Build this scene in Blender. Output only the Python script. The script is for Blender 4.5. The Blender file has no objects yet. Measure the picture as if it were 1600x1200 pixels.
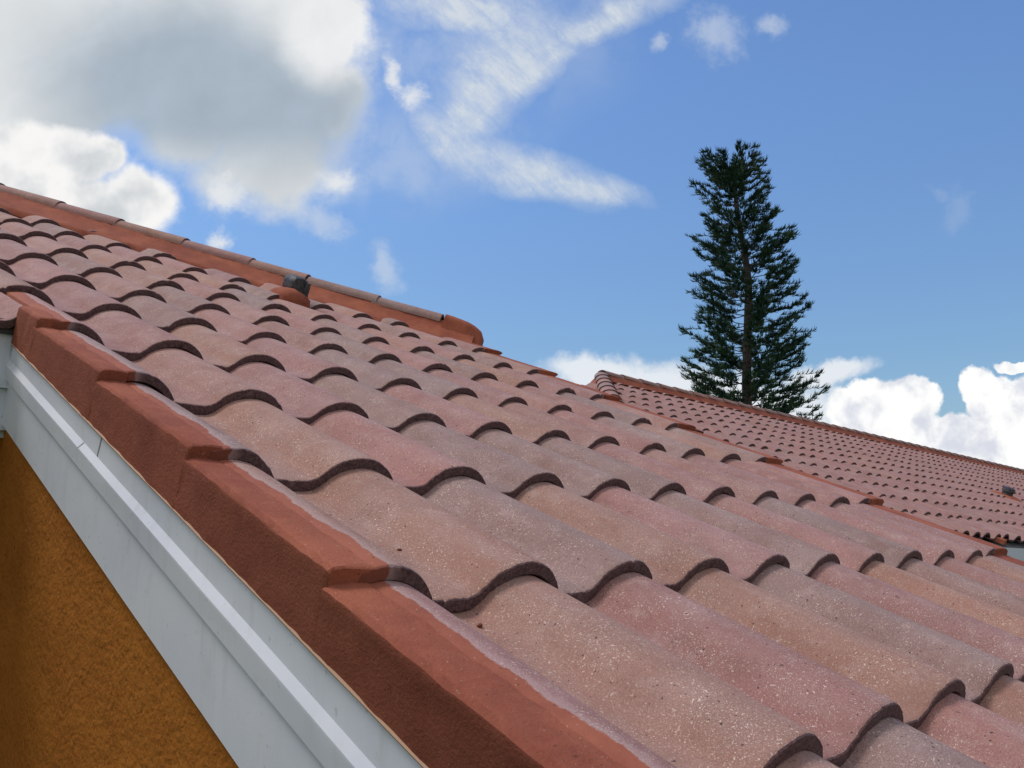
import bpy, bmesh, math, random
import numpy as np
from mathutils import Vector, Matrix, noise as mnoise

sc = bpy.context.scene
COL = sc.collection
rnd = random.Random(7)

# ------------------------------------------------------------------ frames
# The roof slope has its own frame: u along the eave, v up the slope, z out of the
# slope, one unit = one tile width (S metres).
S = 0.23
PITCH = math.radians(22.6)
CAM = np.array([-2.6473, -1.2947, 1.6586])          # camera in roof units
RC = np.array([[0.70359, -0.65297, 0.28035], [0.12592, -0.27371, -0.95353], [0.69936, 0.70620, -0.11035]])
FOC = 1333.3
R_ = 1.8121                                          # exposed length of a tile in tile widths
ca, sa = math.cos(PITCH), math.sin(PITCH)
RW = np.array([[1, 0, 0], [0, ca, -sa], [0, sa, ca]])
CAMZ = 3.6

def W(u, v, z):
    return tuple(RW @ ((np.array([u, v, z], float) - CAM) * S) + np.array([0, 0, CAMZ]))

# ------------------------------------------------------------------ camera
rt = RW @ RC[0]; dn = RW @ RC[1]; fw = RW @ RC[2]
cam = bpy.data.cameras.new('camera'); co = bpy.data.objects.new('camera', cam); COL.objects.link(co)
m = Matrix.Identity(4)
for k in range(3):
    m[k][0] = rt[k]; m[k][1] = -dn[k]; m[k][2] = -fw[k]
m[0][3], m[1][3], m[2][3] = 0, 0, CAMZ
co.matrix_world = m
cam.sensor_width = 36; cam.lens = FOC / 1600 * 36; cam.clip_start = 0.02; cam.clip_end = 5000
sc.camera = co

def PX(x, y, depth):       # world point for a direction, at a distance ahead (used to site the far tree)
    return Vector((0, 0, CAMZ)) + depth * (Vector(fw) + (x - 800) / FOC * Vector(rt) + (y - 600) / FOC * Vector(dn))

# ------------------------------------------------------------------ light
SUN_EL, SUN_AZ = math.radians(62), math.radians(-35)     # azimuth measured from +Y towards +X
sdir = Vector((math.sin(SUN_AZ) * math.cos(SUN_EL), math.cos(SUN_AZ) * math.cos(SUN_EL), math.sin(SUN_EL)))
sun = bpy.data.lights.new('sun', 'SUN'); so = bpy.data.objects.new('sun', sun); COL.objects.link(so)
sun.energy = 1.7; sun.angle = math.radians(20); sun.color = (1, 0.93, 0.84)
so.rotation_euler = (-sdir).to_track_quat('-Z', 'Y').to_euler(); so.location = (0, 0, 30)
sc.view_settings.view_transform = 'Standard'; sc.view_settings.look = 'None'
sc.view_settings.exposure = 0.12; sc.view_settings.gamma = 1

# ------------------------------------------------------------------ node helper
class NT:
    def __init__(s, tree): s.t = tree; s.n = tree.nodes; s.l = tree.links
    def new(s, ty, **kw):
        n = s.n.new(ty)
        for k, v in kw.items(): setattr(n, k, v)
        return n
    def put(s, sock, v):
        if isinstance(v, bpy.types.NodeSocket): s.l.new(v, sock)
        elif v is not None: sock.default_value = v
    def math(s, op, a, b=None, c=None, clamp=False):
        n = s.new('ShaderNodeMath', operation=op, use_clamp=clamp)
        for i, v in enumerate((a, b, c)):
            if v is not None: s.put(n.inputs[i], v)
        return n.outputs[0]
    def vm(s, op, a, b=None, c=None):
        n = s.new('ShaderNodeVectorMath', operation=op)
        if op == 'SCALE':
            s.put(n.inputs[0], a); s.put(n.inputs['Scale'], b); return n.outputs[0]
        for i, v in enumerate((a, b, c)):
            if v is not None: s.put(n.inputs[i], v)
        return n.outputs['Value'] if op in ('DOT_PRODUCT', 'LENGTH') else n.outputs[0]
    def noise(s, vec, scale, detail=4, rough=0.5, dist=0, col=False):
        n = s.new('ShaderNodeTexNoise')
        s.put(n.inputs['Vector'], vec); n.inputs['Scale'].default_value = scale
        n.inputs['Detail'].default_value = detail; n.inputs['Roughness'].default_value = rough
        n.inputs['Distortion'].default_value = dist
        return n.outputs['Color'] if col else n.outputs[0]
    def ramp(s, v, a, b, c=0.0, d=1.0, smooth=True):
        n = s.new('ShaderNodeMapRange'); n.clamp = True
        n.interpolation_type = 'SMOOTHSTEP' if smooth else 'LINEAR'
        s.put(n.inputs[0], v)
        for i, q in zip((1, 2, 3, 4), (a, b, c, d)): s.put(n.inputs[i], q)
        return n.outputs[0]
    def mix(s, f, a, b, mode='MIX'):
        n = s.new('ShaderNodeMix', data_type='RGBA', blend_type=mode)
        s.put(n.inputs[0], f)
        s.put(n.inputs[6], a if isinstance(a, bpy.types.NodeSocket) else (*a[:3], 1))
        s.put(n.inputs[7], b if isinstance(b, bpy.types.NodeSocket) else (*b[:3], 1))
        return n.outputs[2]
    def comb(s, x, y, z=0.0):
        n = s.new('ShaderNodeCombineXYZ')
        for i, v in enumerate((x, y, z)): s.put(n.inputs[i], v)
        return n.outputs[0]
    def sep(s, v):
        n = s.new('ShaderNodeSeparateXYZ'); s.put(n.inputs[0], v); return n.outputs

# ------------------------------------------------------------------ sky
world = bpy.data.worlds.new('World'); sc.world = world; world.use_nodes = True
N = NT(world.node_tree); N.n.clear()
SKYS = 0.1
out = N.new('ShaderNodeOutputWorld'); bg = N.new('ShaderNodeBackground'); bg.inputs[1].default_value = SKYS
N.l.new(bg.outputs[0], out.inputs[0])
sky = N.new('ShaderNodeTexSky', sky_type='NISHITA', sun_disc=False)
sky.sun_elevation = SUN_EL; sky.sun_rotation = SUN_AZ
sky.air_density = 1.3; sky.dust_density = 0.6; sky.ozone_density = 3.0
tc = N.new('ShaderNodeTexCoord'); D = tc.outputs['Generated']
az = math.atan2(fw[0], fw[1]); 
# tangent plane of the sky around the direction the roof is seen against
dx = N.vm('DOT_PRODUCT', D, tuple(rt)); dy = N.vm('DOT_PRODUCT', D, tuple(dn)); dz = N.vm('DOT_PRODUCT', D, tuple(fw))
dzc = N.math('MAXIMUM', dz, 0.08)
k = FOC / 1000
X = N.math('MULTIPLY_ADD', N.math('DIVIDE', dx, dzc), k, 0.8)
Y = N.math('MULTIPLY_ADD', N.math('DIVIDE', dy, dzc), k, 0.6)
P0 = N.comb(X, Y, 0)
front = N.ramp(dz, 0.1, 0.3)
def warp(P, sc_, amp, det=3, rough=0.5):
    nz = N.noise(P, sc_, det, rough, col=True)
    return N.vm('ADD', P, N.vm('SCALE', N.vm('SUBTRACT', nz, (0.5, 0.5, 0.5)), amp))
def blob(P, cx, cy, rx, ry, rot=0):
    mp = N.new('ShaderNodeMapping', vector_type='TEXTURE')
    N.l.new(P, mp.inputs[0]); mp.inputs[1].default_value = (cx, cy, 0)
    mp.inputs[2].default_value = (0, 0, math.radians(rot)); mp.inputs[3].default_value = (rx, ry, 1)
    return N.math('SUBTRACT', 1.0, N.vm('LENGTH', mp.outputs[0]))
def field(P, L):
    f = None
    for b in L:
        q = blob(P, *b)
        f = q if f is None else N.math('SMOOTH_MAX', f, q, 0.18)
    return f
skyc = N.mix(1.0, sky.outputs[0], (.93, 1.11, 1.37), 'MULTIPLY')
el_ = N.sep(D)[2]
gr = N.ramp(el_, .02, .50, .0, 1.0)
skyc = N.mix(1.0, skyc, N.mix(gr, (.78, .79, .74), (1.0, 1.0, 1.0)), 'MULTIPLY')
PW = warp(warp(P0, 4.5, 0.10, 3, 0.5), 16, 0.035, 5, 0.6)
PS = warp(P0, 4, 0.10, 4, 0.55)
# broad grey cloud, upper left
LA = [(.12, .02, .38, .19), (.34, .10, .26, .19), (.47, .05, .125, .12), (.41, .23, .17, .13), (.44, .27, .14, .09), (.30, .20, .12, .07), (.03, .15, .28, .12), (.51, .17, .085, .07), (.22, .14, .18, .08)]
fA = field(PW, LA)
nA = N.noise(P0, 11, 7, 0.62)
fA2 = N.math('ADD', fA, N.math('MULTIPLY', N.math('SUBTRACT', nA, 0.5), 0.7))
softA = N.ramp(Y, .05, .24, .30, .60)
mA = N.ramp(fA2, -0.02, softA)
# bright cumulus under it
LB = [(.09, .25, .12, .055), (.155, .245, .05, .04), (.02, .24, .10, .06), (.215, .315, .078, .062), (.12, .34, .16, .07), (.0, .33, .16, .08)]
fB = N.math('ADD', field(warp(P0, 14, .035, 4, .6), LB), N.math('MULTIPLY', N.math('SUBTRACT', N.noise(P0, 22, 5, .6), .5), .35))
mB = N.ramp(fB, 0.0, 0.34)
LB2 = [(.352, .305, .048, .040, 25), (.34, .377, .026, .022), (.525, .282, .040, .024, 15), (.618, .12, .022, .050, -25), (.645, .150, .030, .03)]
PF = warp(warp(P0, 13, .055, 4, .6), 40, .022, 5, .65)
fB2 = N.math('ADD', field(PF, LB2), N.math('MULTIPLY', N.math('SUBTRACT', N.noise(P0, 34, 7, .7), .5), 1.3))
mB2 = N.ramp(fB2, 0.0, 0.95, 0, .85)
# thin wisps
LC = [(.695, .20, .060, .045, 35), (.74, .17, .085, .055, -55), (.80, .255, .15, .040, 24), (.89, .300, .12, .026, 8), (.82, .10, .16, .040, -45), (.93, .03, .16, .034, -22), (.74, .02, .18, .045, 6), (.79, .07, .12, .07, -50)]
wv = N.comb(N.math('MULTIPLY', N.math('ADD', X, Y), 1.0), N.math('MULTIPLY', N.math('SUBTRACT', X, Y), 1.0), 0)
PC = warp(warp(P0, 5, .09, 2, .5), 22, .022, 6, .65)
nC = N.noise(warp(P0, 7, .12, 5, .62), 12, 8, .68)
fC = N.math('ADD', field(PC, LC), N.math('MULTIPLY', N.math('SUBTRACT', nC, .5), .55))
mC = N.math('MULTIPLY', N.ramp(fC, -0.30, 0.66, 0, 1.0, False), N.ramp(nC, .25, .70, .60, 1.0))
st_ = N.noise(warp(N.comb(N.math('MULTIPLY', N.math('ADD', X, Y), 1.0), N.math('MULTIPLY', N.math('SUBTRACT', X, Y), 3.2), 0), 5, .10, 3, .6), 11, 7, .7)
mC = N.math('MULTIPLY', mC, N.ramp(st_, .30, .62, .68, 1.0))
mC = N.math('POWER', mC, 1.15)
haze = N.math('MULTIPLY', N.ramp(field(PS, [(.74, .08, .28, .14), (.72, .20, .16, .12), (.62, .25, .14, .10)]), -.1, .8), N.ramp(N.noise(PS, 9, 6, .6), .35, .65, .06, .34))
mC = N.math('MAXIMUM', mC, haze)
LC2 = [(1.115, .05, .070, .048, 20), (1.205, .034, .036, .026), (1.028, .067, .022, .018), (.50, .345, .075, .034, 25), (.60, .42, .055, .03, 60), (1.5, .33, .035, .05, 20), (1.47, .30, .03, .015, 20)]
fC2 = N.math('ADD', field(PF, LC2), N.math('MULTIPLY', N.math('SUBTRACT', N.noise(P0, 34, 6, .7), .5), 1.1))
fade2 = N.ramp(X, 1.3, 1.4, .50, .14)
mC2 = N.math('MULTIPLY', N.ramp(fC2, 0.02, 0.95), fade2)
# low white cumulus on the right
LD1 = [(.93, .585, .11, .035, 5), (1.06, .615, .24, .060, 4), (1.29, .585, .10, .026, -14), (1.22, .65, .17, .065), (1.0, .61, .15, .055)]
fD1 = N.math('ADD', field(PF, LD1), N.math('MULTIPLY', N.math('SUBTRACT', N.noise(P0, 16, 7, .68), .5), .75))
mD1 = N.ramp(fD1, 0.0, 0.62, 0, .95)
LD = [(1.365, .64, .085, .055), (1.425, .625, .048, .045), (1.42, .70, .13, .06), (1.50, .69, .10, .045), (1.53, .605, .04, .034), (1.56, .63, .055, .045), (1.60, .66, .09, .08), (1.55, .72, .12, .05), (1.595, .572, .045, .011), (1.33, .68, .05, .03)]
fD = N.math('ADD', field(warp(warp(P0, 14, .034, 3, .55), 45, .014, 5, .65), LD), N.math('MULTIPLY', N.math('SUBTRACT', N.noise(P0, 26, 7, .66), .5), .42))
mD = N.ramp(fD, 0.02, 0.16)
# other clouds round the rest of the sky, unseen, added for the lighting
nR = N.noise(N.vm('MULTIPLY', D, (1, 1, 2.2)), 2.4, 6, .55)
mR = N.math('MULTIPLY', N.ramp(nR, .36, .56), N.math('SUBTRACT', 1.0, front))
def grey(v): return (v * .985, v * 1.0, v * 1.03)
CW = 8.6
dA = N.math('SMOOTH_MAX', blob(PS, .33, .15, .34, .17, 12), blob(PS, .42, .21, .18, .12), .3)
shA = N.ramp(N.math('ADD', dA, N.math('MULTIPLY', N.math('SUBTRACT', N.noise(PW, 5, 4, .5), .5), .45)), -.25, .62)
shA = N.math('MULTIPLY', shA, N.ramp(fA2, .05, .45, .3, 1.0))
shA = N.math('MULTIPLY', shA, N.ramp(Y, .19, .28, 1.0, .45))
lum = N.ramp(N.noise(PW, 9, 5, .5), .34, .66, .95, 1.06, False)
colA = N.mix(shA, (6.9, 7.1, 7.2), (3.55, 4.25, 5.0))
colA = N.mix(N.ramp(blob(PW, .52, .05, .10, .11), -.1, .5), colA, (7.6, 7.7, 7.8))
colA = N.mix(1.0, colA, N.comb(lum, lum, lum), 'MULTIPLY')
shB = N.ramp(N.noise(warp(P0, 8, .05), 9, 4, .5), .42, .66)
colB = N.mix(shB, (CW, CW * .99, CW * .98), (CW * .64, CW * .68, CW * .71))
shD = N.ramp(N.noise(warp(P0, 10, .04), 14, 5, .55), .44, .64)
colD = N.mix(shD, (CW * 1.08, CW * 1.08, CW * 1.07), (CW * .74, CW * .77, CW * .86))
c = N.mix(mC, skyc, (6.1, 6.6, 7.1))
c = N.mix(mC2, c, (6.0, 6.5, 7.2))
c = N.mix(mD1, c, (CW * .86, CW * .90, CW * .95))
c = N.mix(mD, c, colD)
c = N.mix(mA, c, colA)
c = N.mix(mB, c, colB)
c = N.mix(mB2, c, (CW * .86, CW * .88, CW * .9))
c = N.mix(front, skyc, c)
c = N.mix(mR, c, (6.4, 6.2, 6.0))
N.l.new(c, bg.inputs[0])

# ------------------------------------------------------------------ materials
def mat(name, base=(.5, .5, .5), rough=.8, spec=.3):
    mt = bpy.data.materials.new(name); mt.use_nodes = True
    n = NT(mt.node_tree); b = mt.node_tree.nodes['Principled BSDF']
    b.inputs['Base Color'].default_value = (*base, 1); b.inputs['Roughness'].default_value = rough
    b.inputs['Specular IOR Level'].default_value = spec
    return mt, n, b
def bump(n, b, h, strength, dist):
    bp = n.new('ShaderNodeBump'); n.put(bp.inputs['Height'], h)
    bp.inputs['Strength'].default_value = strength; bp.inputs['Distance'].default_value = dist
    n.l.new(bp.outputs[0], b.inputs['Normal'])

RN0 = float(np.dot(np.array(W(0, 0, 0)), (0, -sa, ca)))
def mortar_color(n, P):
    a = n.noise(P, 5, 5, .6); q = n.noise(P, 60, 4, .6)
    c = n.mix(n.ramp(a, .35, .7), (.285, .078, .044), (.39, .122, .066))
    c = n.mix(n.ramp(q, .3, .75, 0, .35), c, (.42, .14, .08))
    sp = n.ramp(n.noise(P, 260, 2, .5), .69, .73)
    c = n.mix(n.math('MULTIPLY', sp, .6), c, (.55, .36, .27))
    pit = n.ramp(n.noise(P, 150, 2, .5), .70, .74)
    return n.mix(n.math('MULTIPLY', pit, .6), c, (.08, .03, .02))

def make_tile_mat(name, far=False):
    mt, n, b = mat(name, rough=.82, spec=.35)
    geo = n.new('ShaderNodeNewGeometry').outputs['Position']
    at = n.new('ShaderNodeAttribute', attribute_name='loc'); L = n.sep(at.outputs['Vector'])
    tn = n.new('ShaderNodeAttribute', attribute_name='tint')
    sd = n.new('ShaderNodeAttribute', attribute_name='seed').outputs['Fac']
    off = n.comb(n.math('MULTIPLY', sd, 17.3), n.math('MULTIPLY', sd, 9.1), sd)
    P = n.vm('ADD', geo, off)
    c = tn.outputs['Color']
    # long soft blotches of the colour blend
    st = n.comb(n.math('ADD', n.math('MULTIPLY', L[0], 3.0), n.math('MULTIPLY', sd, 31.0)), n.math('MULTIPLY', L[1], 1.1), n.math('MULTIPLY', sd, 11.0))
    bl = n.noise(st, 1.0, 4, .6)
    c = n.mix(n.ramp(bl, .38, .70, 0, .60), c, n.mix(1.0, c, (.88, .72, .66), 'MULTIPLY'))
    bl2 = n.noise(n.vm('ADD', st, (5, 9, 3)), 1.4, 4, .6)
    pq = n.noise(n.vm('ADD', P, (7, 1, 4)), 26, 5, .7)
    c = n.mix(n.ramp(pq, .52, .70, 0, .30), c, (.58, .42, .37))
    c = n.mix(n.ramp(bl2, .45, .72, 0, .50), c, n.mix(.55, c, (.50, .36, .33)))
    c = n.mix(n.ramp(n.noise(P, 9, 5, .65), .40, .72, 0, .26), c, (.17, .085, .06))
    # sandy grain and pale specks
    g = n.noise(P, 420, 3, .6)
    c = n.mix(n.ramp(g, .35, .65, 0, .34), c, n.mix(1.0, c, (.42, .38, .40), 'MULTIPLY'))
    if not far:
        for scl, th, am in ((300, .650, .75), (640, .615, .55)):
            v = n.noise(n.vm('ADD', P, (scl, 3, 1)), scl, 1.5, .5)
            dens = n.ramp(n.noise(P, 14, 3, .6), .3, .7, .25, 1.0)
            c = n.mix(n.math('MULTIPLY', n.math('MULTIPLY', n.ramp(v, th, th + .045), am), dens), c, (.86, .70, .58))
        dk = n.noise(n.vm('ADD', P, (3, 33, 1)), 170, 1.5, .5)
        c = n.mix(n.ramp(dk, .705, .735, 0, .8), c, (.05, .03, .03))
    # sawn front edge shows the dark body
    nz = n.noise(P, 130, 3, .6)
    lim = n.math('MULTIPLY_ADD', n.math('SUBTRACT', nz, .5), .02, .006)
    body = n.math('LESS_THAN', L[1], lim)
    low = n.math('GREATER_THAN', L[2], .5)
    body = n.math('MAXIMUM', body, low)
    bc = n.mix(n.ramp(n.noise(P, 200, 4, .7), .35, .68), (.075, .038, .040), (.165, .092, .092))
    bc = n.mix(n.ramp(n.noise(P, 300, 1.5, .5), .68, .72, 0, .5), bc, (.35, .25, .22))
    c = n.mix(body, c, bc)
    # brushed colour coat of the rake mortar lapping over the edge tiles
    pt = n.new('ShaderNodeAttribute', attribute_name='paint').outputs['Fac']
    e = n.math('MULTIPLY_ADD', n.math('SUBTRACT', n.noise(P, 9, 6, .62), .5), .16, pt)
    e = n.math('MULTIPLY_ADD', n.math('SUBTRACT', n.noise(P, 55, 4, .6), .5), .05, e)
    pm = n.ramp(e, -.006, .008)
    thin = n.ramp(e, -.09, .0, 0, .45)
    c = n.mix(thin, c, (.52, .36, .34))
    mc = mortar_color(n, geo)
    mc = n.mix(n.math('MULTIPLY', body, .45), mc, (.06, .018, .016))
    c = n.mix(pm, c, mc)
    n.l.new(c, b.inputs['Base Color'])
    h = n.math('ADD', n.math('MULTIPLY', g, .5), n.math('MULTIPLY', n.noise(P, 120, 4, .6), .8))
    bump(n, b, h, .55 if not far else .2, .0016)
    return mt
M_tile = make_tile_mat('concrete_tile'); M_tilef = make_tile_mat('far_concrete_tile', True)

M_mortar, n, b = mat('painted_mortar', rough=.85, spec=.2)
geo = n.new('ShaderNodeNewGeometry').outputs['Position']
cc = mortar_color(n, geo)
# rusty runs down the flank
sx = n.sep(geo)
run = n.noise(n.comb(n.math('MULTIPLY', sx[1], 9), n.math('MULTIPLY', sx[0], 9), n.math('MULTIPLY', sx[2], 1.5)), 1, 4, .6)
rn = n.math('SUBTRACT', n.vm('DOT_PRODUCT', geo, (0, -sa, ca)), RN0)       # height above the tile plane
rv = n.vm('DOT_PRODUCT', geo, (0, ca, sa))
cc = n.mix(n.ramp(run, .42, .7, 0, .45), cc, (.19, .052, .036))
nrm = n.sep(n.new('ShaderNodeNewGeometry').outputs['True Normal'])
side_dark = n.math('MULTIPLY', n.ramp(nrm[0], -.45, -.8), n.ramp(n.math('MULTIPLY_ADD', n.noise(geo, 2.5, 5, .65), 1.0, n.math('MULTIPLY', n.math('SUBTRACT', rv, 1.38), -.20)), -.15, .45))  # darker colour on the outward side faces, stronger towards the lower courses
side_dark = n.math('MULTIPLY', side_dark, n.ramp(sx[0], 1.0, 1.6, .58, 0))
cc = n.mix(side_dark, cc, (.145, .038, .024))
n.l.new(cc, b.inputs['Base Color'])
bump(n, b, n.math('ADD', n.noise(geo, 240, 5, .65), n.math('MULTIPLY', n.noise(geo, 30, 4, .6), 1.5)), .6, .0025)

M_white, n, b = mat('white_paint', (.62, .70, .77), .55, .35)
geo = n.new('ShaderNodeNewGeometry').outputs['Position']
c1 = n.mix(n.ramp(n.noise(geo, 3.5, 4, .6), .3, .7), (.59, .62, .69), (.67, .69, .74))
c1 = n.mix(n.ramp(n.noise(geo, 90, 2, .5), .70, .73, 0, .4), c1, (.35, .36, .36))
gr_ = n.noise(n.vm('MULTIPLY', geo, (14, 14, 3)), 1.6, 6, .65)
c1 = n.mix(n.ramp(gr_, .50, .74, 0, .30), c1, (.42, .42, .42))
c1 = n.mix(n.ramp(n.noise(geo, 22, 6, .7), .56, .70, 0, .18), c1, (.46, .43, .38))
n.l.new(c1, b.inputs['Base Color'])
bump(n, b, n.noise(n.vm('MULTIPLY', geo, (60, 12, 60)), 4, 4, .6), .10, .0010)
M_seam, n, b = mat('joint_filler', (.20, .20, .20), .8)
M_caulk, n, b = mat('tan_caulk', (.46, .30, .20), .8)
M_wall, n, b = mat('ochre_stucco', rough=.9, spec=.15)
geo = n.new('ShaderNodeNewGeometry').outputs['Position']
cc = n.mix(n.ramp(n.noise(geo, 8, 5, .6), .3, .7), (.29, .094, .012), (.37, .130, .018))
pit = n.noise(n.vm('MULTIPLY', geo, (1, 1, 1.5)), 75, 4, .65)
cc = n.mix(n.ramp(pit, .58, .68, 0, .7), cc, (.13, .035, .008))
cc = n.mix(n.ramp(n.noise(n.vm('ADD', geo, (5, 5, 5)), 120, 4, .7), .40, .62, 0, .35), cc, (.42, .17, .035))
n.l.new(cc, b.inputs['Base Color'])
bump(n, b, n.math('ADD', n.noise(geo, 75, 4, .65), n.math('MULTIPLY', n.noise(geo, 30, 3, .6), 1.2)), .8, .006)
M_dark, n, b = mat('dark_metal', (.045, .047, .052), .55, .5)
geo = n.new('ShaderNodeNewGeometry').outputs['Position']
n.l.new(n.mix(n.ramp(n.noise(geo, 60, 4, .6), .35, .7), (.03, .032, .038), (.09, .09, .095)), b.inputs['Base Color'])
M_deck, n, b = mat('roof_underlay', (.05, .045, .04), .9)
M_bark, n, b = mat('bark', rough=.95, spec=.1)
geo = n.new('ShaderNodeNewGeometry').outputs['Position']
n.l.new(n.mix(n.ramp(n.noise(n.vm('MULTIPLY', geo, (1, 1, 6)), 4, 5, .6), .3, .7), (.06, .05, .045), (.14, .115, .10)), b.inputs['Base Color'])
M_leaf, n, b = mat('pine_foliage', rough=.6, spec=.25)
geo = n.new('ShaderNodeNewGeometry').outputs['Position']
n.l.new(n.mix(n.ramp(n.noise(geo, 2.2, 4, .6), .35, .68), (.014, .045, .030), (.055, .110, .050)), b.inputs['Base Color'])
M_ground, n, b = mat('lawn', rough=.95, spec=.1)
geo = n.new('ShaderNodeNewGeometry').outputs['Position']
n.l.new(n.mix(n.ramp(n.noise(geo, .6, 6, .65), .3, .7), (.05, .09, .025), (.10, .13, .045)), b.inputs['Base Color'])
M_crumb, n, b = mat('mortar_crumb', (.16, .05, .03), .9)

# ------------------------------------------------------------------ objects
def link(name, mesh, parent=None, material=None, loc=(0, 0, 0)):
    o = bpy.data.objects.new(name, mesh); COL.objects.link(o); o.location = loc
    if parent is not None:
        o.parent = parent
        o.matrix_parent_inverse = Matrix.Translation(-Vector(ROOTLOC[parent.name])) 
    if material: mesh.materials.append(material)
    return o
ROOTLOC = {}
def regloc(o, w): ROOTLOC[o.name] = w
def thing(name, label, cat, loc):
    o = bpy.data.objects.new(name, None); COL.objects.link(o); o.location = loc
    o.empty_display_size = .3
    o['label'] = label; o['category'] = cat; ROOTLOC[o.name] = loc
    return o
def mk(name, verts, faces, parent, material, smooth=False, origin=None):
    """verts in world metres; the object's origin goes to `origin`."""
    origin = Vector(origin) if origin is not None else Vector(verts[0])
    me = bpy.data.meshes.new(name)
    me.from_pydata([tuple(Vector(v) - origin) for v in verts], [], faces)
    me.update()
    if smooth: me.polygons.foreach_set('use_smooth', [True] * len(faces))
    o = link(name, me, parent, material, origin); regloc(o, tuple(origin))
    return o

# resample a polyline with a smooth curve
def catmull(P, n):
    P = [np.array(p, float) for p in P]
    Q = [2 * P[0] - P[1]] + P + [2 * P[-1] - P[-2]]
    pts = []
    for i in range(1, len(Q) - 2):
        for t in np.linspace(0, 1, 12, endpoint=False):
            a, b_, c_, d = Q[i - 1], Q[i], Q[i + 1], Q[i + 2]
            pts.append(.5 * ((2 * b_) + (-a + c_) * t + (2 * a - 5 * b_ + 4 * c_ - d) * t * t + (-a + 3 * b_ - 3 * c_ + d) * t ** 3))
    pts.append(P[-1]); pts = np.array(pts)
    s = np.r_[0, np.cumsum(np.linalg.norm(np.diff(pts, axis=0), axis=1))]
    q = np.linspace(0, s[-1], n)
    return np.c_[np.interp(q, s, pts[:, 0]), np.interp(q, s, pts[:, 1])]
OUT = [(-.70, -.034), (-.62, -.036), (-.54, -.037), (-.46, -.036), (-.40, -.028), (-.355, -.006), (-.315, .030), (-.275, .070), (-.22, .108), (-.15, .138), (-.06, .158), (.03, .160), (.11, .143), (.18, .110), (.24, .064), (.285, .012), (.315, -.03)]
INN = [(-.70, -.118), (-.62, -.122), (-.54, -.124), (-.45, -.124), (-.37, -.115), (-.325, -.090), (-.285, -.052), (-.24, -.010), (-.19, .026), (-.13, .052), (-.05, .070), (.03, .072), (.10, .057), (.165, .030), (.215, -.005), (.255, -.045), (.285, -.055)]
TH = .088

def tile_geo(i, j, du=0, dv=0, dz=0, ulo=None, uhi=None, length=None, nprof=40, nlen=12, paint=None, seed=0, tint=(.3, .2, .15), vbase=None, frame=None):
    """one S-tile: barrel, pan, sawn nose. Returns verts (world), faces, attributes."""
    O = catmull(OUT, nprof); I = catmull(INN, nprof)
    if ulo is not None:
        k = O[:, 0] > ulo; O = O[k]; I = I[k]
    if uhi is not None:
        k = O[:, 0] < uhi; O = O[k]; I = I[k]
    n_ = len(O)
    Lg = length if length else R_ + .14
    vs = [0.0, .014, .03] + list(np.linspace(.12, Lg, nlen))
    cu, cz = 0.0, .0
    verts, loc, pnt, faces = [], [], [], []
    ww = frame if frame else W
    v0 = (j * R_ if vbase is None else vbase) + dv
    for si, side in enumerate((O, I)):
        for a, v in enumerate(vs):
            drop = -TH * v / R_
            for u, z in side:
                inset = (.011 if a == 0 else (.002 if a == 1 else 0)) * (1 if si == 0 else -1)
                jt = .0
                if si == 0 and nprof > 20:
                    q = mnoise.noise(Vector((u * 7 + seed * 3.1, v * 3, seed)))
                    jt = .0038 * q
                    if a < 3:
                        e1 = mnoise.noise(Vector((u * 60 + seed, 1.3 * a, seed * 2)))
                        jt += .0055 * e1 * (1 - a * .35); ch_ = mnoise.noise(Vector((u * 16 + seed * 1.7, 3.3, seed * 5))); jt -= max(0, ch_ - .42) * .10 * (1 - a * .3)
                vv = v + ((.006 * mnoise.noise(Vector((u * 45, seed, 4.2))) + .004 * mnoise.noise(Vector((u * 9, seed, 1)))) if (a < 2 and nprof > 20) else 0)
                verts.append(ww(i + du + u + .007 * math.sin(seed * 7.7) * v, v0 + vv + .03 * math.sin(seed * 3.1) * u, dz + z - inset + drop + jt))
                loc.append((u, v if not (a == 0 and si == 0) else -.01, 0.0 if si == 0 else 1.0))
                if paint == 'left': p_ = -.035 - u
                elif paint == 'right': p_ = u - .06
                else: p_ = -1.0
                pnt.append(p_)
    nv = len(vs); B = nv * n_
    for a in range(nv - 1):
        for q in range(n_ - 1):
            x = a * n_ + q
            faces.append((x, x + 1, x + n_ + 1, x + n_))
            y = B + x
            faces.append((y, y + n_, y + n_ + 1, y + 1))
        x = a * n_; faces.append((x, x + n_, B + x + n_, B + x))
        x = a * n_ + n_ - 1; faces.append((x, B + x, B + x + n_, x + n_))
    for q in range(n_ - 1):
        faces.append((q, B + q, B + q + 1, q + 1))
    return verts, faces, loc, pnt, seed, tint

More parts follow.
